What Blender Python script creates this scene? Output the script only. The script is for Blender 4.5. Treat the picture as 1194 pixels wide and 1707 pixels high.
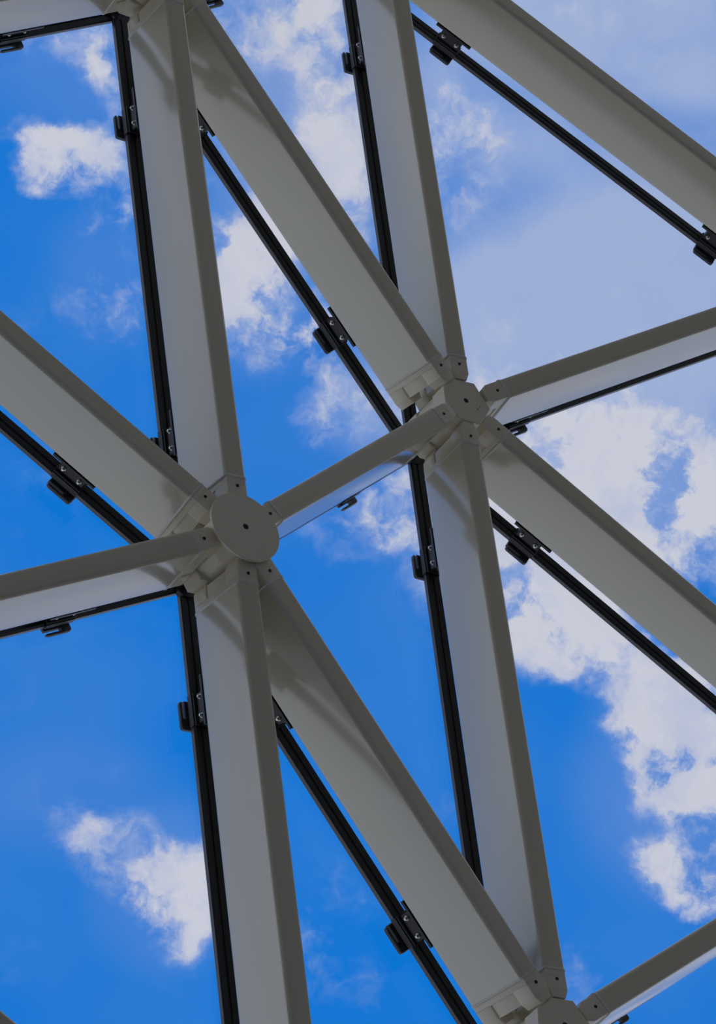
import bpy, math, random
from mathutils import Vector, Matrix

for o in list(bpy.data.objects):
    bpy.data.objects.remove(o, do_unlink=True)
scene = bpy.context.scene
COL = scene.collection
random.seed(4)

# ------------------------------------------------------------------ camera
cam_data = bpy.data.cameras.new('camera')
cam = bpy.data.objects.new('camera', cam_data)
COL.objects.link(cam)
CAM_RIGHT, CAM_UP, CAM_BACK = [Vector(v) for v in [[-0.953598, 0.002285, -0.301074], [0.0, 0.999971, 0.007591], [0.301082, 0.007238, -0.953571]]]
cam.matrix_world = Matrix(((CAM_RIGHT.x, CAM_UP.x, CAM_BACK.x, 0.0),
                           (CAM_RIGHT.y, CAM_UP.y, CAM_BACK.y, 0.0),
                           (CAM_RIGHT.z, CAM_UP.z, CAM_BACK.z, 1.6),
                           (0, 0, 0, 1)))
cam_data.sensor_fit = 'VERTICAL'
cam_data.sensor_height = 36.0
cam_data.lens = 36.0 * 4200.0 / 1707.0
cam_data.clip_end = 500
scene.camera = cam

# ------------------------------------------------------------------ exposure
vs = scene.view_settings
vs.view_transform = 'Standard'
vs.look = 'None'
vs.gamma = 1.0
vs.use_curve_mapping = False
vs.exposure = 0.0

# ------------------------------------------------------------------ sky
CLOUD_BANKS = [
 [[-0.18519, 0.12882, 0.97422], [-49.598, 14.055, -15.553], [19.935, 77.967, 6.886], 0.95],
 [[-0.20949, 0.11811, 0.97065], [-59.651, -43.656, -19.166], [-25.525, 38.287, -7.769], 0.27],
 [[-0.2057, 0.0831, 0.97508], [-50.064, 0.12, -15.806], [0.0, 46.665, 0.354], 0.62],
 [[-0.18842, 0.17267, 0.96679], [-33.376, 0.08, -10.538], [0.0, 83.998, 0.638], 0.5],
 [[-0.20236, 0.1639, 0.9655], [-100.128, 0.24, -31.613], [0.0, 55.998, 0.425], 0.45],
 [[-0.17572, 0.14172, 0.97418], [-57.216, 0.137, -18.064], [0.0, 139.996, 1.063], 0.3],
 [[-0.21135, 0.10838, 0.97138], [-160.204, 0.384, -50.58], [0.0, 167.995, 1.275], 0.5],
 [[-0.25141, 0.18275, 0.95047], [-30.809, 0.074, -9.727], [0.0, 52.498, 0.399], 0.65],
 [[-0.28831, 0.16488, 0.94324], [-56.347, 10.554, -17.711], [4.091, 24.32, 1.476], 0.6],
 [[-0.28364, 0.11645, 0.95183], [-39.617, 15.215, -12.393], [11.415, 32.861, 3.854], 0.6],
 [[-0.25326, 0.10694, 0.96147], [-50.064, 0.12, -15.806], [0.0, 34.999, 0.266], 0.75],
 [[-0.27023, 0.06711, 0.96045], [-36.844, -10.264, -11.711], [-13.821, 54.123, -3.953], 1.2],
 [[-0.3004, 0.03166, 0.95329], [-39.443, -7.198, -12.508], [-9.273, 55.17, -2.509], 0.68],
 [[-0.25027, 0.09054, 0.96393], [-100.128, 0.24, -31.613], [0.0, 139.996, 1.063], 0.3],
 [[-0.33551, 0.13505, 0.93231], [-49.303, 9.234, -15.497], [6.323, 37.586, 2.282], 0.85],
 [[-0.37897, 0.06246, 0.9233], [-14.879, 4.216, -4.666], [8.638, 33.786, 2.984], 0.28],
 [[-0.40264, 0.18434, 0.89661], [-17.928, -3.272, -5.686], [-7.728, 45.975, -2.091], 0.3],
 [[-0.39282, 0.01991, 0.9194], [-17.149, -3.13, -5.438], [-5.796, 34.481, -1.568], 0.75],
 [[-0.4102, -0.00373, 0.91199], [-21.492, -5.987, -6.832], [-7.974, 31.225, -2.281], 1.15],
 [[-0.37329, -0.01808, 0.92754], [-28.951, -10.98, -9.224], [-8.561, 24.687, -2.516], 0.85],
 [[-0.37725, -0.05596, 0.92442], [-34.214, -12.977, -10.901], [-15.22, 43.888, -4.473], 1.0],
 [[-0.38979, -0.07824, 0.91757], [-48.398, 23.782, -15.101], [44.543, 100.061, 14.824], -0.55],
 [[-0.35566, -0.00626, 0.93459], [-57.216, 0.137, -18.064], [0.0, 52.498, 0.399], 0.7],
 [[-0.42146, -0.09188, 0.90218], [-25.09, -9.516, -7.994], [-13.046, 37.618, -3.834], 1.2],
 [[-0.42828, -0.12767, 0.89458], [-40.806, -24.607, -13.071], [-36.41, 66.218, -10.994], 0.9],
 [[-0.41655, -0.14972, 0.8967], [-38.598, -28.248, -12.401], [-47.859, 71.788, -14.566], 0.95],
 [[-0.41016, -0.10952, 0.90541], [-66.752, 0.16, -21.075], [0.0, 59.998, 0.455], 0.55],
 [[-0.23041, -0.15791, 0.9602], [-43.357, -26.145, -13.888], [-23.559, 42.847, -7.113], 0.95],
 [[-0.20925, -0.1416, 0.96755], [-44.277, -16.793, -14.108], [-21.074, 60.767, -6.193], 0.5],
 [[-0.31761, -0.00398, 0.94821], [-44.501, 0.107, -14.05], [0.0, 64.614, 0.49], 0.8],
 [[-0.29265, -0.01833, 0.95604], [-36.41, 0.087, -11.496], [0.0, 83.998, 0.638], 0.2],
 [[-0.28862, -0.17303, 0.94168], [-44.501, 0.107, -14.05], [0.0, 34.999, 0.266], 0.22],
 [[-0.37591, -0.18579, 0.90784], [-80.102, 0.192, -25.29], [0.0, 69.998, 0.531], 0.25],
 [[-0.33106, -0.02536, 0.94327], [-80.102, 0.192, -25.29], [0.0, 46.665, 0.354], 0.35],
 [[-0.19029, -0.12174, 0.97415], [-62.726, -23.79, -19.986], [-17.123, 49.373, -5.032], 0.2],
]
VEIL_BANKS = [
 [[-0.27966, 0.15799, 0.94701], [-20.361, 5.77, -6.385], [4.507, 17.627, 1.557], 0.45],
 [[-0.26175, 0.08826, 0.96109], [-40.051, 0.096, -12.645], [0.0, 27.999, 0.213], 0.22],
 [[-0.30153, 0.03167, 0.95293], [-57.216, 0.137, -18.064], [0.0, 59.998, 0.455], 0.2],
 [[-0.38115, 0.06245, 0.9224], [-11.723, 3.322, -3.676], [5.759, 22.524, 1.989], 0.85],
 [[-0.40071, 0.18215, 0.89792], [-13.148, -2.399, -4.169], [-6.323, 37.616, -1.711], 0.85],
 [[-0.34819, 0.16478, 0.92283], [-30.809, 0.074, -9.727], [0.0, 27.999, 0.213], 0.6],
 [[-0.41521, 0.1228, 0.9014], [-20.026, 0.048, -6.323], [0.0, 24.705, 0.188], 0.45],
 [[-0.36461, 0.10007, 0.92577], [-16.02, 0.038, -5.058], [0.0, 24.705, 0.188], 0.4],
 [[-0.39069, 0.01517, 0.9204], [-13.35, 0.032, -4.215], [0.0, 23.333, 0.177], 0.6],
 [[-0.36886, -0.02522, 0.92914], [-26.701, 0.064, -8.43], [0.0, 26.249, 0.199], 0.4],
 [[-0.17712, -0.089, 0.98016], [-22.251, 0.053, -7.025], [0.0, 26.249, 0.199], 0.04],
 [[-0.19258, -0.12176, 0.9737], [-19.721, -3.599, -6.254], [-7.728, 45.975, -2.091], 0.06],
 [[-0.22597, -0.15443, 0.96181], [-33.376, 0.08, -10.538], [0.0, 34.999, 0.266], 0.15],
 [[-0.41643, -0.11173, 0.90228], [-26.701, 0.064, -8.43], [0.0, 24.705, 0.188], 0.2],
 [[-0.19539, 0.1683, 0.96618], [-25.032, 0.06, -7.903], [0.0, 34.999, 0.266], 0.15],
 [[-0.20446, 0.08777, 0.97493], [-50.064, 0.12, -15.806], [0.0, 38.181, 0.29], 0.08],
 [[-0.32437, -0.00873, 0.94589], [-50.064, 0.12, -15.806], [0.0, 52.498, 0.399], 0.1],
]
VIEW_AXIS = Vector([-0.30108, -0.00724, 0.95357])

world = bpy.data.worlds.new('sky')
scene.world = world
world.use_nodes = True
wt = world.node_tree
wt.nodes.clear()


def wn(kind, **kw):
    n = wt.nodes.new(kind)
    for k, v in kw.items():
        setattr(n, k, v)
    return n


def link(a, b):
    wt.links.new(a, b)


def wmath(op, a, b=None, clamp=False):
    n = wn('ShaderNodeMath', operation=op)
    n.use_clamp = clamp
    for i, v in enumerate((a, b)):
        if v is None:
            continue
        if isinstance(v, (int, float)):
            n.inputs[i].default_value = v
        else:
            link(v, n.inputs[i])
    return n.outputs[0]


def wdot(vec, const):
    n = wn('ShaderNodeVectorMath', operation='DOT_PRODUCT')
    link(vec, n.inputs[0])
    n.inputs[1].default_value = const
    return n.outputs['Value']


def wnoise(vec, scale, detail, rough, dist=0.0):
    n = wn('ShaderNodeTexNoise')
    n.inputs['Scale'].default_value = scale
    n.inputs['Detail'].default_value = detail
    n.inputs['Roughness'].default_value = rough
    n.inputs['Distortion'].default_value = dist
    link(vec, n.inputs['Vector'])
    return n


def wrange(v, a, b, c=0.0, d=1.0, smooth=True):
    n = wn('ShaderNodeMapRange', interpolation_type='SMOOTHSTEP' if smooth else 'LINEAR')
    for i, q in enumerate((a, b, c, d)):
        n.inputs[i + 1].default_value = q
    link(v, n.inputs[0])
    return n.outputs[0]


def wmix(fac, a, b):
    n = wn('ShaderNodeMix', data_type='RGBA')
    link(fac, n.inputs[0])
    for i, v in ((6, a), (7, b)):
        if isinstance(v, tuple):
            n.inputs[i].default_value = v
        else:
            link(v, n.inputs[i])
    return n.outputs[2]


tc = wn('ShaderNodeTexCoord')
dirv = tc.outputs['Generated']
# wind-torn edges: bend the direction with turbulence before the cloud banks are looked up
warp = wnoise(dirv, 45.0, 8.0, 0.60)
sub = wn('ShaderNodeVectorMath', operation='SUBTRACT')
link(warp.outputs['Color'], sub.inputs[0])
sub.inputs[1].default_value = (0.5, 0.5, 0.5)
scl = wn('ShaderNodeVectorMath', operation='SCALE')
link(sub.outputs[0], scl.inputs[0])
scl.inputs['Scale'].default_value = 0.022
add = wn('ShaderNodeVectorMath', operation='ADD')
link(dirv, add.inputs[0])
link(scl.outputs[0], add.inputs[1])
bent = add.outputs[0]


def banks(items, vec):
    total = None
    for c, ax, ay, wgt in items:
        off = wn('ShaderNodeVectorMath', operation='SUBTRACT')
        link(vec, off.inputs[0])
        off.inputs[1].default_value = c
        px = wdot(off.outputs[0], ax)
        py = wdot(off.outputs[0], ay)
        r2 = wmath('ADD', wmath('MULTIPLY', px, px), wmath('MULTIPLY', py, py))
        # a bank sits in one place of the sky only, not also at the antipode
        near = wmath('GREATER_THAN', wdot(dirv, c), 0.5)
        fall = wmath('MULTIPLY', wrange(r2, 0.0, 2.0, wgt, 0.0), near)
        total = fall if total is None else wmath('ADD', total, fall)
    return total


total = wmath('MULTIPLY', banks(CLOUD_BANKS, bent), 1.3)
veil = banks(VEIL_BANKS, dirv)

# the rest of the sky: scattered banks of the same kind
broad = wnoise(dirv, 3.6, 3.0, 0.5)
broad.noise_dimensions = '4D'
broad.inputs['W'].default_value = 4.1
elsewhere = wrange(wdot(dirv, VIEW_AXIS), 0.975, 0.93)
bank = wmath('MULTIPLY', wrange(broad.outputs['Fac'], 0.38, 0.58), elsewhere)
total = wmath('ADD', total, bank)

fine = wnoise(bent, 27.0, 11.0, 0.62, 0.0)
tex = wrange(fine.outputs['Fac'], 0.27, 0.73, -1.0, 1.0, smooth=False)
dens = wmath('ADD', wmath('MULTIPLY', total, wmath('ADD', wmath('MULTIPLY', tex, 1.15), 1.0)), wmath('MULTIPLY', tex, 0.36))
cover = wrange(dens, 0.10, 1.25)
shade_n = wnoise(bent, 34.0, 8.0, 0.55)
shade_t = wrange(shade_n.outputs['Fac'], 0.3, 0.7, -0.5, 0.5, smooth=False)
lit = wmath('ADD', wrange(dens, 0.35, 1.7), wmath('MULTIPLY', shade_t, 0.75), True)
cloud_col = wmix(lit, (0.33, 0.43, 0.74, 1), (0.63, 0.64, 0.74, 1))

# clear sky: deep blue overhead, paler and hazier low down
sep = wn('ShaderNodeSeparateXYZ')
link(dirv, sep.inputs[0])
hz = wrange(sep.outputs['Z'], 0.84, 0.58)
clear = wmix(hz, (0.003, 0.19, 0.70, 1), (0.61, 0.625, 0.63, 1))
tint_n = wnoise(dirv, 9.0, 2.0, 0.5)
clear = wmix(wmath('MULTIPLY', wrange(tint_n.outputs['Fac'], 0.4, 0.7), 0.10), clear, (0.25, 0.38, 0.75, 1))
veil_f = wmath('MULTIPLY', veil, wmath('ADD', wmath('MULTIPLY', tex, 0.22), 1.0), True)
hazy = wmix(wmath('MINIMUM', veil_f, 0.9), clear, (0.40, 0.49, 0.73, 1))
sky_col = wmix(cover, hazy, cloud_col)
bg = wn('ShaderNodeBackground')
bg.inputs['Strength'].default_value = 1.0
link(sky_col, bg.inputs['Color'])
wo = wn('ShaderNodeOutputWorld')
link(bg.outputs[0], wo.inputs['Surface'])

# ------------------------------------------------------------------ materials
def material(name, base, rough, metal=0.0, coat=0.0, coat_rough=0.1, grain=0.0, grain_scale=20.0, bump=0.0, spec=0.5, coat_ior=1.5):
    m = bpy.data.materials.new(name)
    m.use_nodes = True
    nt = m.node_tree
    b = nt.nodes['Principled BSDF']
    b.inputs['Roughness'].default_value = rough
    b.inputs['Metallic'].default_value = metal
    b.inputs['Coat Weight'].default_value = coat
    b.inputs['Coat IOR'].default_value = coat_ior
    b.inputs['Coat Roughness'].default_value = coat_rough
    b.inputs['Specular IOR Level'].default_value = spec
    t = nt.nodes.new('ShaderNodeTexCoord')
    nz = nt.nodes.new('ShaderNodeTexNoise')
    nz.inputs['Scale'].default_value = grain_scale
    nz.inputs['Detail'].default_value = 5.0
    nt.links.new(t.outputs['Object'], nz.inputs['Vector'])
    mix = nt.nodes.new('ShaderNodeMix')
    mix.data_type = 'RGBA'
    mix.inputs[6].default_value = tuple(c * (1 - grain) for c in base) + (1,)
    mix.inputs[7].default_value = tuple(min(1, c * (1 + grain)) for c in base) + (1,)
    nt.links.new(nz.outputs['Fac'], mix.inputs[0])
    nt.links.new(mix.outputs[2], b.inputs['Base Color'])
    if bump:
        bp = nt.nodes.new('ShaderNodeBump')
        bp.inputs['Strength'].default_value = bump
        bp.inputs['Distance'].default_value = 0.002
        nt.links.new(nz.outputs['Fac'], bp.inputs['Height'])
        nt.links.new(bp.outputs['Normal'], b.inputs['Normal'])
    return m


PAINT = material('grey white paint', (0.67, 0.61, 0.44), 0.40, coat=1.0, coat_rough=0.13, coat_ior=2.0, grain=0.03, grain_scale=3.0)
PAINT_NODE = material('grey white paint on castings', (0.82, 0.74, 0.56), 0.42, coat=0.5, coat_rough=0.2, grain=0.04, grain_scale=14.0)
WELD = material('painted weld', (0.78, 0.74, 0.65), 0.42, grain=0.10, grain_scale=90.0, bump=0.5)
RUBBER = material('black rubber', (0.012, 0.012, 0.013), 0.34, grain=0.2, grain_scale=40.0)
LIT_SIDE = material('grey of lit seal side', (0.11, 0.11, 0.112), 0.32, metal=0.5, grain=0.15, grain_scale=30.0)  # light on the seal's side put into the colour as grey
BLACK_STEEL = material('black coated steel', (0.016, 0.016, 0.018), 0.38, grain=0.2, grain_scale=50.0)
PAD = material('black moulded pad', (0.05, 0.05, 0.053), 0.45, grain=0.15, grain_scale=60.0)
STAINLESS = material('stainless steel', (0.62, 0.60, 0.56), 0.28, metal=1.0, grain=0.1, grain_scale=80.0)
HOLE = material('dark bolt socket', (0.006, 0.006, 0.006), 0.7)
FLOOR = material('grey floor', (0.36, 0.33, 0.28), 0.8, grain=0.12, grain_scale=2.0)

WALL = material('added hall wall grey', (0.44, 0.40, 0.335), 0.85, grain=0.1, grain_scale=1.5)  # for unseen walls added to shade the inner flanges

GROUND = material('added outside ground', (0.13, 0.125, 0.10), 0.9, grain=0.2, grain_scale=0.2)  # for unseen ground added to cut light from below the horizon

GLASS = bpy.data.materials.new('clear roof glass')
GLASS.use_nodes = True
nt = GLASS.node_tree
nt.nodes.clear()
geo = nt.nodes.new('ShaderNodeNewGeometry')
dt = nt.nodes.new('ShaderNodeVectorMath')
dt.operation = 'DOT_PRODUCT'
nt.links.new(geo.outputs['Normal'], dt.inputs[0])
nt.links.new(geo.outputs['Incoming'], dt.inputs[1])


def gm(op, a, b=None):
    n = nt.nodes.new('ShaderNodeMath')
    n.operation = op
    for i, v in enumerate((a, b)):
        if v is None:
            continue
        if isinstance(v, (int, float)):
            n.inputs[i].default_value = v
        else:
            nt.links.new(v, n.inputs[i])
    return n.outputs[0]


cosv = gm('ABSOLUTE', dt.outputs['Value'])
schlick = gm('ADD', gm('MULTIPLY', gm('POWER', gm('SUBTRACT', 1.0, cosv), 5.0), 0.968), 0.032)
tr = nt.nodes.new('ShaderNodeBsdfTransparent')
tr.inputs['Color'].default_value = (0.985, 0.992, 0.99, 1)
gl = nt.nodes.new('ShaderNodeBsdfGlossy')
gl.inputs['Roughness'].default_value = 0.01
gl.inputs['Color'].default_value = (1, 1, 1, 1)
mx = nt.nodes.new('ShaderNodeMixShader')
nt.links.new(schlick, mx.inputs[0])
nt.links.new(tr.outputs[0], mx.inputs[1])
nt.links.new(gl.outputs[0], mx.inputs[2])
go = nt.nodes.new('ShaderNodeOutputMaterial')
nt.links.new(mx.outputs[0], go.inputs['Surface'])


# ------------------------------------------------------------------ mesh helpers
class MB:
    """Collects shapes and links them as one mesh object."""

    def __init__(self):
        self.v = []
        self.f = []
        self.smooth = []

    def poly(self, pts, faces, smooth=False):
        k = len(self.v)
        self.v += [tuple(p) for p in pts]
        self.f += [tuple(i + k for i in f) for f in faces]
        self.smooth += [smooth] * len(faces)

    def loft(self, rings, cap=True, smooth=False):
        n = len(rings[0])
        pts = [p for r in rings for p in r]
        faces = []
        for i in range(len(rings) - 1):
            for j in range(n):
                a, b = i * n + j, i * n + (j + 1) % n
                faces.append((a, b, b + n, a + n))
        self.poly(pts, faces, smooth)
        if cap:
            self.poly(rings[0], [tuple(range(n - 1, -1, -1))])
            self.poly(rings[-1], [tuple(range(n))])

    def box(self, x0, x1, y0, y1, z0, z1, bev=0.0):
        b = min(bev, (x1 - x0) / 2.01, (y1 - y0) / 2.01, (z1 - z0) / 2.01)
        if b <= 0:
            r = [[(x, y0, z0), (x, y1, z0), (x, y1, z1), (x, y0, z1)] for x in (x0, x1)]
            self.loft(r)
            return

        def ring(x, i):
            return [(x, y0 + b + i, z0 + i), (x, y1 - b - i, z0 + i), (x, y1 - i, z0 + b + i), (x, y1 - i, z1 - b - i),
                    (x, y1 - b - i, z1 - i), (x, y0 + b + i, z1 - i), (x, y0 + i, z1 - b - i), (x, y0 + i, z0 + b + i)]
        self.loft([ring(x0, b * .7), ring(x0 + b * .7, 0), ring(x1 - b * .7, 0), ring(x1, b * .7)])

    def disc(self, c, r, t, axis, n=20, bev=0.0):
        """short cylinder from c along axis ('x','y','z') by t"""
        def pt(a, rr, h):
            u, w = rr * math.cos(a), rr * math.sin(a)
            return {'z': (c[0] + u, c[1] + w, c[2] + h), 'y': (c[0] + u, c[1] + h, c[2] - w), 'x': (c[0] + h, c[1] + u, c[2] + w)}[axis]
        st = [(r - bev, 0), (r, bev), (r, t - bev), (r - bev, t)] if bev else [(r, 0), (r, t)]
        self.loft([[pt(2 * math.pi * i / n, rr, h) for i in range(n)] for rr, h in st])

    def build(self, name, mat, parent=None, smooth_angle=None):
        me = bpy.data.meshes.new(name)
        me.from_pydata(self.v, [], self.f)
        me.materials.append(mat)
        import bmesh
        bm = bmesh.new()
        bm.from_mesh(me)
        bmesh.ops.remove_doubles(bm, verts=bm.verts, dist=1e-6)
        bmesh.ops.recalc_face_normals(bm, faces=bm.faces)
        bm.to_mesh(me)
        bm.free()
        if smooth_angle:
            me.polygons.foreach_set('use_smooth', [True] * len(me.polygons))
            me.set_sharp_from_angle(angle=math.radians(smooth_angle))
        o = bpy.data.objects.new(name, me)
        COL.objects.link(o)
        if parent:
            o.parent = parent
        return o


def round_rect(y0, y1, z0, z1, r, seg=6):
    pts = []
    for cy, cz, a0 in ((y1 - r, z0 + r, -90), (y1 - r, z1 - r, 0), (y0 + r, z1 - r, 90), (y0 + r, z0 + r, 180)):
        for i in range(seg + 1):
            a = math.radians(a0 + 90 * i / seg)
            pts.append((cy + r * math.cos(a), cz + r * math.sin(a)))
    return pts


def thing(name, label, cat, mat, group=None):
    o = bpy.data.objects.new(name, None)
    COL.objects.link(o)
    o.matrix_world = mat
    o.empty_display_size = 0.1
    o['label'] = label
    o['category'] = cat
    if group:
        o['group'] = group
    return o


def tag(o, label, cat, group=None):
    o['label'] = label
    o['category'] = cat
    if group:
        o['group'] = group
    return o


# ------------------------------------------------------------------ unseen hall floor, walls and ground, added to set the light on the beams
for nm, mt, bx in (('ground', GROUND, (-220, 220, -220, 220, -0.5, -0.32)),
                   ('floor', FLOOR, (-14.4, 9.4, -7.4, 9.4, -0.3, 0.0)),
                   ('added_wall_back', WALL, (-14.0, 9.0, 9.0, 9.4, 0.0, 17.5)),
                   ('added_wall_right', WALL, (-14.4, -14.0, -7.4, 9.4, 0.0, 15.0)),
                   ('added_wall_left', WALL, (9.0, 9.4, -7.4, 9.4, 0.0, 3.2)),
                   ('added_wall_front', WALL, (-14.0, 9.0, -7.4, -7.0, 0.0, 6.5))):
    m = MB()
    m.box(*bx)
    o = m.build(nm, mt)
    o['kind'] = 'structure'

# ------------------------------------------------------------------ the grid: inner end of every joint and its outward normal
NODES = {k: (Vector(v[:3]), Vector(v[3:]).normalized()) for k, v in {
 'A': [-2.5093, -0.1372, 11.0207, 0.349, -0.5367, 0.7682],
 'B': [-3.8115, 0.4112, 12.0939, 0.3072, -0.5382, 0.7848],
 'C': [-3.5783, -1.9899, 10.3473, 0.2846, -0.5989, 0.7486],
 'D': [-2.5395, 2.3396, 12.3897, 0.3747, -0.3865, 0.8427],
 'Q': [-0.4392, 1.7185, 11.6254, 0.3161, -0.4547, 0.8327],
 'L': [-0.0916, -0.6033, 9.9528, 0.2162, -0.4819, 0.8491],
 'P': [-2.4413, -2.6956, 9.5481, 0.3587, -0.4055, 0.8408],
 'E': [-3.8864, 2.8722, 13.4305, 0.2436, -0.45, 0.8592],
 'F': [-6.1947, 1.1394, 12.9287, 0.3119, -0.5726, 0.7582],
 'G': [-5.8912, -1.3545, 11.6254, 0.1204, -0.5957, 0.7942],
 'X': [-6.2696, 3.6004, 14.2653, 0.2788, -0.5132, 0.8117],
 'Y': [-5.658, -3.7556, 9.8788, 0.2033, -0.5994, 0.7742],
 'Z': [-2.6144, 4.8006, 13.7263, 0.31, -0.4194, 0.8533],
}.items()}
W = 0.10            # beam width
H = 0.3168          # beam depth
G0, G1 = 0.4193, 0.4468   # seal under the glass, measured outwards from the inner flange
WG = 0.0514
GLASS_T = 0.016
HUB = ('A', 'B', 'C', 'D')
WELD_AT = 0.235
HUB_R = 0.114

BEAMS = {'AD': 1, 'AQ': 1, 'AL': 1, 'AP': 1, 'AC': 1, 'AB': 1, 'BD': 1, 'BE': 1, 'BF': 1, 'BG': 1, 'BC': 1,
         'EF': 1, 'CG': 1, 'LP': 1, 'DQ': 1, 'DE': 1}
VIEW_SIDE = {}


def frame(a, b):
    """x along the beam, z outwards (towards the glass); -y is the side turned to the lower left hall"""
    pa, pb = NODES[a][0], NODES[b][0]
    z = NODES[a][1] + NODES[b][1]
    x = (pb - pa).normalized()
    z = (z - x * z.dot(x)).normalized()
    y = z.cross(x)
    return x, y, z


REF_SIDE = (CAM_RIGHT + CAM_UP)


def oriented(key):
    a, b = key
    x, y, z = frame(a, b)
    if y.dot(REF_SIDE) < 0:
        a, b = b, a
        x, y, z = frame(a, b)
    return a, b, x, y, z


def beam_matrix(a, x, y, z):
    m = Matrix((x, y, z)).transposed().to_4x4()
    m.translation = NODES[a][0]
    return m


BEAM_LABEL = {
    'AD': 'grey-white box beam rising from the round-disc joint to the top edge at left',
    'AQ': 'wide grey-white box beam from the round-disc joint up to the left edge',
    'AL': 'grey-white box beam from the round-disc joint level to the left edge',
    'AP': 'grey-white box beam running from the round-disc joint down to the bottom edge',
    'AC': 'grey-white box beam slanting from the round-disc joint to the bottom right joint',
    'AB': 'short grey-white box beam linking the round-disc joint and the central faceted joint',
    'BD': 'grey-white box beam slanting from the central faceted joint to the top left joint',
    'BE': 'grey-white box beam rising from the central faceted joint to the top edge',
    'BF': 'thin-looking grey beam from the central faceted joint up to the right edge',
    'BG': 'wide grey-white box beam from the central faceted joint down to the right edge',
    'BC': 'grey-white box beam running from the central joint down to the bottom right joint',
    'EF': 'wide grey-white box beam crossing the top right corner',
    'CG': 'grey beam from the bottom right joint up to the right edge',
    'LP': 'grey beam tip just showing in the bottom left corner',
    'DQ': 'grey-white box beam along the top left corner above the first pane',
    'DE': 'grey-white box beam beyond the top edge, right of the top left joint',
}
CLAMPS = {  # distance of each glazing clamp from the first-named joint
    'AD': (0.595, 2.23), 'AQ': (0.655,), 'AL': (0.665,), 'AP': (0.59,), 'AC': (0.63, 1.63),
    'AB': (1.25,), 'BD': (0.58, 1.71), 'BE': (0.597,2.205), 'BF': (0.56,), 'BG': (0.645,),
    'BC': (0.596, 2.38), 'EF': (0.62, 2.31), 'DQ': (0.647,), 'CG': (0.71,), 'DE': (0.767,),
}
CLAMP_LABEL = {
    ('AD', 0): 'black glazing clamp half hidden where the left rising beam meets the crossing beam',
    ('AD', 1): 'black glazing clamp high on the left rising beam beside the left cloud',
    ('AQ', 0): 'black glazing clamp with two bolts on the beam at the left edge',
    ('AL', 0): 'black hooked glazing clamp under the level beam at the left edge',
    ('AP', 0): 'black glazing clamp on the beam running from the disc to the bottom edge',
    ('AC', 0): 'black glazing clamp peeking from behind the downward beam below the disc',
    ('AC', 1): 'black glazing clamp with two bolts near the bottom, left of the bottom right joint',
    ('AB', 0): 'small black hooked clamp under the short beam between the two middle joints',
    ('BD', 0): 'black glazing clamp with two bolts in the middle, upper left of the central joint',
    ('BD', 1): 'black glazing clamp peeking from behind the left rising beam near the top',
    ('BE', 0): 'glazing clamp hidden behind the slanting beam, low on the central rising beam',
    ('BE', 1): 'black glazing clamp at the top of the central rising beam',
    ('BF', 0): 'small black hooked clamp right of the central joint under the right-hand beam',
    ('BG', 0): 'black glazing clamp with two bolts against white cloud right of centre',
    ('BC', 0): 'black glazing clamp just below the central joint on the downward beam',
    ('BC', 1): 'glazing clamp hidden behind the slanting beam near the bottom right joint',
    ('EF', 0): 'black glazing clamp with two bolts at the top, left end of the corner beam',
    ('EF', 1): 'black glazing clamp cut by the right edge below the corner beam',
    ('DQ', 0): 'black hooked clamp in the top left corner under the corner beam',
    ('CG', 0): 'thin dark clamp at the bottom right, right of the bottom joint',
    ('DE', 0): 'black clamp cut by the top edge between two beams',
}
SEAL_LABEL = {
    'AD': 'black glazing seal strip along the left rising beam',
    'AQ': 'black glazing seal strip below the wide beam at the left edge',
    'AL': 'black glazing seal strip under the level beam at the left edge',
    'AP': 'black glazing seal strip along the beam from the disc to the bottom edge',
    'AC': 'black glazing seal strip below the beam from the disc to the bottom right joint',
    'AB': 'hair-thin dark seal strip under the short beam between the two middle joints',
    'BD': 'black glazing seal strip below the beam from the central to the top left joint',
    'BE': 'black glazing seal strip along the central rising beam',
    'BF': 'thin dark seal strip under the beam from the central joint to the right edge',
    'BG': 'black glazing seal strip below the wide beam running to the right edge',
    'BC': 'black glazing seal strip along the beam below the central joint',
    'EF': 'black glazing seal strip below the beam across the top right corner',
    'CG': 'glazing seal strip hidden behind the beam at the bottom right',
    'LP': 'glazing seal strip beyond the bottom left corner',
    'DQ': 'black glazing seal strip along the bottom of the top left corner beam',
    'DE': 'black seal strip just showing at the top edge, right of the top left joint',
}


def end_connector(name, x_weld, sgn, parent):
    """forked cast end of a beam; sgn = direction towards the joint along x"""
    hw = 0.0455
    prong = 0.092
    L = WELD_AT - HUB_R - 0.003
    m = MB()

    def blk(t0, t1, z0, z1, w0, w1, b=0.006):
        rings = []
        for t, w in ((t0, w0), (t1, w1)):
            rings.append([(x_weld + sgn * t, yy, zz) for yy, zz in round_rect(-w, w, z0, z1, b, 3)])
        m.loft(rings)
    blk(0.0, 0.030, 0.002, H - 0.002, hw, hw)
    # inner prong: straight, then drawn in towards the hub
    blk(0.028, 0.085, 0.002, prong, hw, hw)
    blk(0.084, L, 0.002, prong, hw, 0.030)
    blk(0.028, 0.085, H - prong, H - 0.002, hw, hw)
    blk(0.084, L, H - prong, H - 0.002, hw, 0.030)
    # recessed web between the prongs
    blk(0.028, 0.088, prong - 0.002, H - prong + 0.002, hw - 0.005, hw - 0.005, 0.003)
    o = m.build('end_connector', PAINT_NODE, parent, 35)
    s = MB()
    s.disc((x_weld + sgn * 0.042, 0.0, -0.0005), 0.0068, 0.004, 'z', 14)
    s.build('bolt_hole', HOLE, o)
    return o


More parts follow.
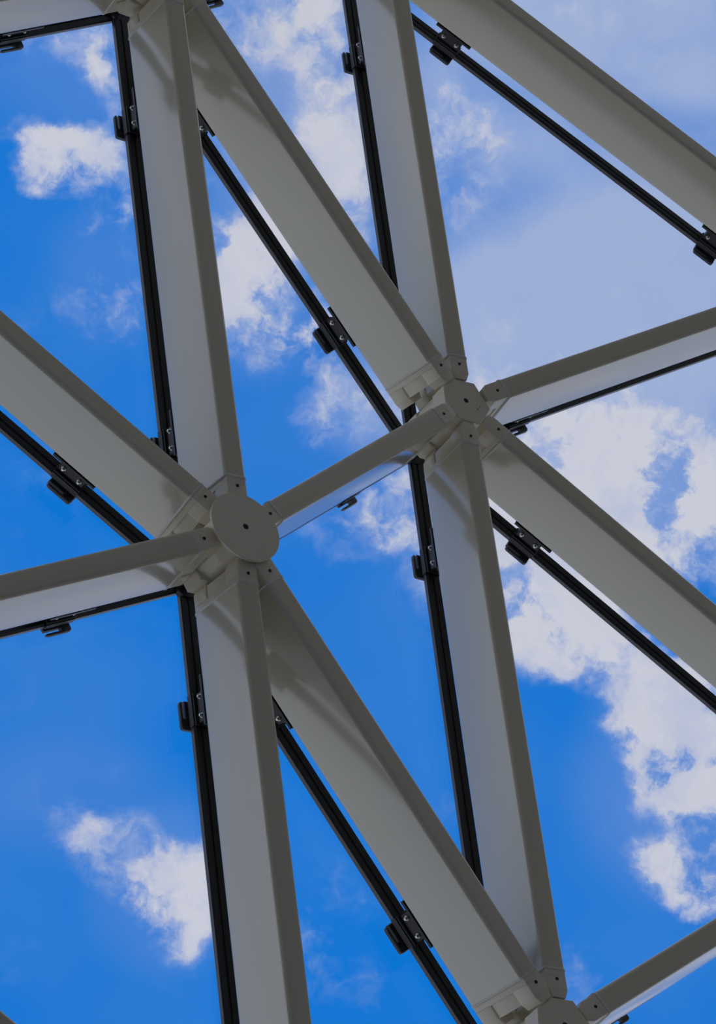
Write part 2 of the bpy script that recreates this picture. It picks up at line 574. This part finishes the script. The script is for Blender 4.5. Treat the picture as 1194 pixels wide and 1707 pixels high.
def make_beam(key):
    a, b, x, y, z = oriented(key)
    Lg = (NODES[b][0] - NODES[a][0]).length
    t = thing('box_beam', BEAM_LABEL[key], 'beam', beam_matrix(a, x, y, z))
    t['kind'] = 'thing'
    x0 = WELD_AT if a in HUB else 0.12
    x1 = Lg - (WELD_AT if b in HUB else 0.12)
    m = MB()
    prof = round_rect(-W / 2, W / 2, 0, H, 0.019, 8)
    m.loft([[(xx, p[0], p[1]) for p in prof] for xx in (x0, x1)])
    m.build('hollow_section', PAINT, t, 40)
    for end, xx, sg in ((a, x0, -1), (b, x1, 1)):
        if end not in HUB:
            continue
        wm = MB()
        rings = []
        for dx, gr in ((-0.006, -0.001), (-0.003, 0.0022), (0.003, 0.0022), (0.007, -0.004)):
            pr = round_rect(-W / 2 - gr, W / 2 + gr, -gr, H + gr, 0.019, 8)
            rings.append([(xx + sg * dx + random.uniform(-.0012, .0012), p[0], p[1]) for p in pr])
        wm.loft(rings, True)
        wm.build('weld_seam', WELD, t, 50)
        end_connector('end_connector', xx, sg, t)
    return t


def make_seal(key):
    a, b, x, y, z = oriented(key)
    Lg = (NODES[b][0] - NODES[a][0]).length
    t = thing('glazing_seal', SEAL_LABEL[key], 'seal strip', beam_matrix(a, x, y, z))
    h = WG / 2
    hr = h + .013
    prof = [(-h, G1), (-h, G0 + .008), (-h + .005, G0), (-.007, G0), (-.004, G0 + .006), (.004, G0 + .006), (.007, G0),
            (hr - .002, G0), (hr, G0 + .003), (hr, G1)]
    m = MB()
    m.loft([[(xx, p[0], p[1]) for p in prof] for xx in (0.0, Lg)])
    m.build('rubber_gasket', RUBBER, t)
    for s in (-1, 1):  # grey strips imitate the lit side faces of the black seal
        r = MB()
        e = h if s < 0 else hr
        ya, yb = sorted((s * (e + .0018), s * (e - .001)))
        r.box(0.02, Lg - 0.02, ya, yb, G0 + .010, G1 + .002)
        r.build('lit_side_strip', LIT_SIDE, t)
    j = MB()
    j.box(0.0, Lg, -.0045, .0045, G1, G1 + GLASS_T)
    j.build('joint_sealant', RUBBER, t)
    return t


def make_clamp_meshes():
    out = {}
    m = MB()
    m.box(-.105, .105, -.0485, .0485, H + .0005, H + .0125)
    out['base_plate'] = (m, BLACK_STEEL)
    m = MB()
    m.box(-.062, .062, -.018, .030, H + .0125, G0 - .002, .004)
    m.box(-.068, .068, -.029, .036, G0 - .014, G0 - .001, .003)
    # side cheeks that hold the seal
    m.box(-.066, .066, -.0335, -WG / 2 - .002, G0 - .004, G1 - .001, .002)
    m.box(-.070, .070, WG / 2 + .003, .0375, G0 - .004, G1 - .001, .002)
    out['bracket'] = (m, BLACK_STEEL)
    # outer pad above the glass, with a slot that is open at one end
    z0, z1 = G1 + GLASS_T + .002, G1 + GLASS_T + .022
    m = MB()
    for s in (1, -1):
        def ring(z, i):
            out_pts = [(-.066 + i, s * .0), (-.066 + i, s * (.056 - .012)), (-.063 + i * .7, s * (.056 - .004 - i * .5)), (-.054, s * (.056 - i)),
                       (.040, s * (.056 - i)), (.050 - i * .7, s * (.056 - .003 - i * .5)), (.054 - i, s * (.056 - .008)), (.054 - i, s * .0465),
                       (-.020, s * .0465), (-.020, s * .034), (.058 - i, s * .034), (.058 - i, s * .0)]
            return [(p[0], p[1], z) for p in out_pts]
        m.loft([ring(z0, .003), ring(z0 + .004, 0), ring(z1 - .004, 0), ring(z1, .003)])
    out['pressure_pad'] = (m, PAD)
    return out


CLAMP_MESH = {}


def bolt_mesh():
    m = MB()
    n = 6
    m.loft([[(0.0080 * math.cos(math.pi / 3 * i), yy, 0.0080 * math.sin(math.pi / 3 * i)) for i in range(n)] for yy in (0.0, -0.007)])
    m.disc((0, -.012, 0), .0055, .006, 'y', 10)
    m.disc((0, -.0005, 0), .0105, .002, 'y', 14)
    return m


clamp_proto = {}


def make_clamp(key, idx, dist):
    a, b, x, y, z = oriented(key)
    if a != key[0]:
        dist = (NODES[b][0] - NODES[a][0]).length - dist
    mw = beam_matrix(a, x, y, z)
    mw = mw @ Matrix.Translation((dist, 0, 0))
    t = thing('glazing_clamp', CLAMP_LABEL[(key, idx)], 'clamp', mw, 'glazing clamps along the roof beams')
    if not clamp_proto:
        for nm, (m, mt) in make_clamp_meshes().items():
            clamp_proto[nm] = m.build(nm, mt, t)
        for k, bx in enumerate((-.040, .040)):
            o = bolt_mesh().build('bolt', STAINLESS, t)
            o.location = (bx, -.019, H + .060)
            clamp_proto['bolt%d' % k] = o
    else:
        for o in clamp_proto.values():
            c = o.copy()
            COL.objects.link(c)
            c.parent = t
    return t


# ------------------------------------------------------------------ joints
NODE_LABEL = {
    'A': 'steel roof joint covered by a large round grey disc, left of centre',
    'B': 'faceted steel roof joint at the centre of the photo, no disc',
    'C': 'faceted steel roof joint cut by the bottom edge at right',
    'D': 'steel roof joint at the top left whose outer hub just shows',
}


def node_matrix(k):
    p, zz = NODES[k]
    xx = CAM_RIGHT - zz * CAM_RIGHT.dot(zz)
    xx.normalize()
    yy = zz.cross(xx)
    m = Matrix((xx, yy, zz)).transposed().to_4x4()
    m.translation = p
    return m


def hub_outline(k, r):
    mw = node_matrix(k)
    inv = mw.to_3x3().inverted()
    angs = []
    for key in BEAMS:
        if k in key:
            o = key[1] if key[0] == k else key[0]
            d = inv @ (NODES[o][0] - NODES[k][0])
            angs.append(math.atan2(d.y, d.x))
    angs.sort()
    full = []
    for i, t in enumerate(angs):
        full.append(t)
        nx = angs[(i + 1) % len(angs)] + (2 * math.pi if i == len(angs) - 1 else 0)
        gap = nx - t
        if gap > math.radians(100):
            full += [t + gap / 3, t + 2 * gap / 3]
        elif gap > math.radians(70):
            full.append(t + gap / 2)
    pts = []
    for i, t in enumerate(full):
        u = full[(i + 1) % len(full)]
        # intersection of the two facets, both at distance r
        mid = (t + (u if u > t else u + 2 * math.pi)) / 2
        half = mid - t
        rr = r / math.cos(half)
        lim = r * 1.22
        if rr > lim:
            # cut the long corner
            for s in (-1, 1):
                a = mid + s * half * 0.42
                rr2 = r / math.cos(half - half * 0.42)
                pts.append((rr2 * math.cos(a), rr2 * math.sin(a)))
        else:
            pts.append((rr * math.cos(mid), rr * math.sin(mid)))
    return pts


def make_node(k):
    t = thing('roof_joint', NODE_LABEL[k], 'joint', node_matrix(k))
    out = hub_outline(k, HUB_R)

    def prism(z0, z1, c0, c1):
        m = MB()
        def ring(z, s):
            return [(p[0] * s, p[1] * s, z) for p in out]
        m.loft([ring(z0, 1 - c0), ring(z0 + .004, 1), ring(z1 - .004, 1), ring(z1, 1 - c1)])
        return m
    hub = prism(-0.004, 0.090, .04, .02).build('inner_hub', PAINT_NODE, t)
    prism(H - 0.098, H + 0.004, .02, .04).build('outer_hub', PAINT_NODE, t)
    m = MB()
    m.disc((0, 0, 0.086), HUB_R * 0.985, H - 0.18, 'z', 40)
    m.build('tube', PAINT_NODE, t, 40)
    m = MB()
    m.disc((0, 0, H), 0.022, G0 - H + .01, 'z', 20)
    m.build('standoff_stud', BLACK_STEEL, t, 40)
    m = MB()
    m.disc((0, 0, G0 - .002), 0.06, G1 - G0 - .002, 'z', 24)
    m.build('seal_cap', RUBBER, t, 40)
    if k == 'A':
        m = MB()
        m.disc((0, 0, -0.018), 0.156, 0.012, 'z', 72, .0015)
        disc = m.build('cover_disc', PAINT_NODE, t, 40)
        disc['label'] = 'large flat round grey cover disc'
        m = MB()
        m.disc((0, 0, -0.007), 0.06, 0.004, 'z', 24)
        m.build('spacer', BLACK_STEEL, t, 40)
        par, zf = disc, -0.0185
    else:
        par, zf = hub, -0.0045
    m = MB()
    m.disc((0, 0, zf), 0.0125, 0.004, 'z', 20)
    m.build('bolt_hole', HOLE, par)
    if k == 'B':
        for i in range(2):
            m = MB()
            m.box(-.006, .006, -.0012, .0012, -.0048, -.002)
            o = m.build('scratch', HOLE, hub)
            o.location = (.062 + .012 * i, .022 - .02 * i, 0)
            o.rotation_euler = (0, 0, .9 + i)
    return t


# ------------------------------------------------------------------ glass
def pane_points(tri):
    ps = [NODES[k][0] for k in tri]
    ns = [NODES[k][1] for k in tri]
    z = (ns[0] + ns[1] + ns[2]).normalized()
    nn = (ps[1] - ps[0]).cross(ps[2] - ps[0]).normalized()
    if nn.dot(z) < 0:
        nn = -nn
    lines = []
    org = (ps[0] + ps[1] + ps[2]) / 3
    hs = []
    for i in range(3):
        a, b = tri[i], tri[(i + 1) % 3]
        x, y, zz = frame(a, b)
        pa = NODES[a][0] + zz * (G1 + .0005)
        hs.append((pa - org).dot(nn))
        hs.append((pa + (NODES[b][0] - NODES[a][0]) - org).dot(nn))
        lines.append((pa, x))
    h = sum(hs) / len(hs)
    ux = (ps[1] - ps[0]).normalized()
    uy = nn.cross(ux)
    cen = Vector((0, 0))
    l2 = []
    for pa, x in lines:
        q = pa - org
        l2.append((Vector((q.dot(ux), q.dot(uy))), Vector((x.dot(ux), x.dot(uy))).normalized()))
    c2 = sum((q[0] for q in l2), Vector((0, 0))) / 3
    l3 = []
    for q, d in l2:
        nrm = Vector((-d.y, d.x))
        if (c2 - q).dot(nrm) < 0:
            nrm = -nrm
        l3.append((q + nrm * 0.007, d))
    corners = []
    for i in range(3):
        (q1, d1), (q2, d2) = l3[i - 1], l3[i]
        den = d1.x * d2.y - d1.y * d2.x
        s = ((q2.x - q1.x) * d2.y - (q2.y - q1.y) * d2.x) / den
        corners.append(q1 + d1 * s)
    return org + nn * h, ux, uy, nn, corners


PANES = {
    'AQD': 'large clear glass pane at the upper left, left of the rising beam',
    'AQL': 'clear glass pane at the left edge between wide beam and level beam',
    'ALP': 'large clear glass pane at the lower left with a small white cloud',
    'APC': 'narrow clear glass pane at the bottom between two diverging beams',
    'ABC': 'clear glass pane below the short linking beam, mostly deep blue',
    'ABD': 'clear glass pane above the short linking beam, cloud and blue sky',
    'BDE': 'narrow clear glass pane at the top centre between two beams',
    'BEF': 'large clear glass pane with pale haze at the upper right',
    'BFG': 'clear glass pane with thick white cloud at the right edge',
    'BCG': 'clear glass pane at the lower right with broken white clouds',
    'EFX': 'clear glass pane in the top right corner above the corner beam',
    'CGY': 'clear glass pane at the bottom right corner below the last beam',
    'DEZ': 'clear glass pane at the top edge beside the slanting beam',
}


def make_pane(tri):
    c, ux, uy, nn, corners = pane_points(tri)
    m = MB()
    # rounded-off corners, thin slab
    ring = []
    for i in range(3):
        p, pv, nx = corners[i], corners[i - 1], corners[(i + 1) % 3]
        a = (pv - p).normalized()
        b = (nx - p).normalized()
        for k in (a * .03, (a + b) * .008, b * .03):
            ring.append(p + k)
    m.loft([[(p.x, p.y, z) for p in ring] for z in (0.0, GLASS_T)])
    o = m.build('glass_pane', GLASS)
    mw = Matrix((ux, uy, nn)).transposed().to_4x4()
    mw.translation = c
    o.matrix_world = mw
    return tag(o, PANES[tri], 'glass pane')


for k in HUB:
    make_node(k)
for key in BEAMS:
    make_beam(key)
    make_seal(key)
for key, ds in CLAMPS.items():
    for i, dd in enumerate(ds):
        make_clamp(key, i, dd)
for tri in PANES:
    make_pane(tri)
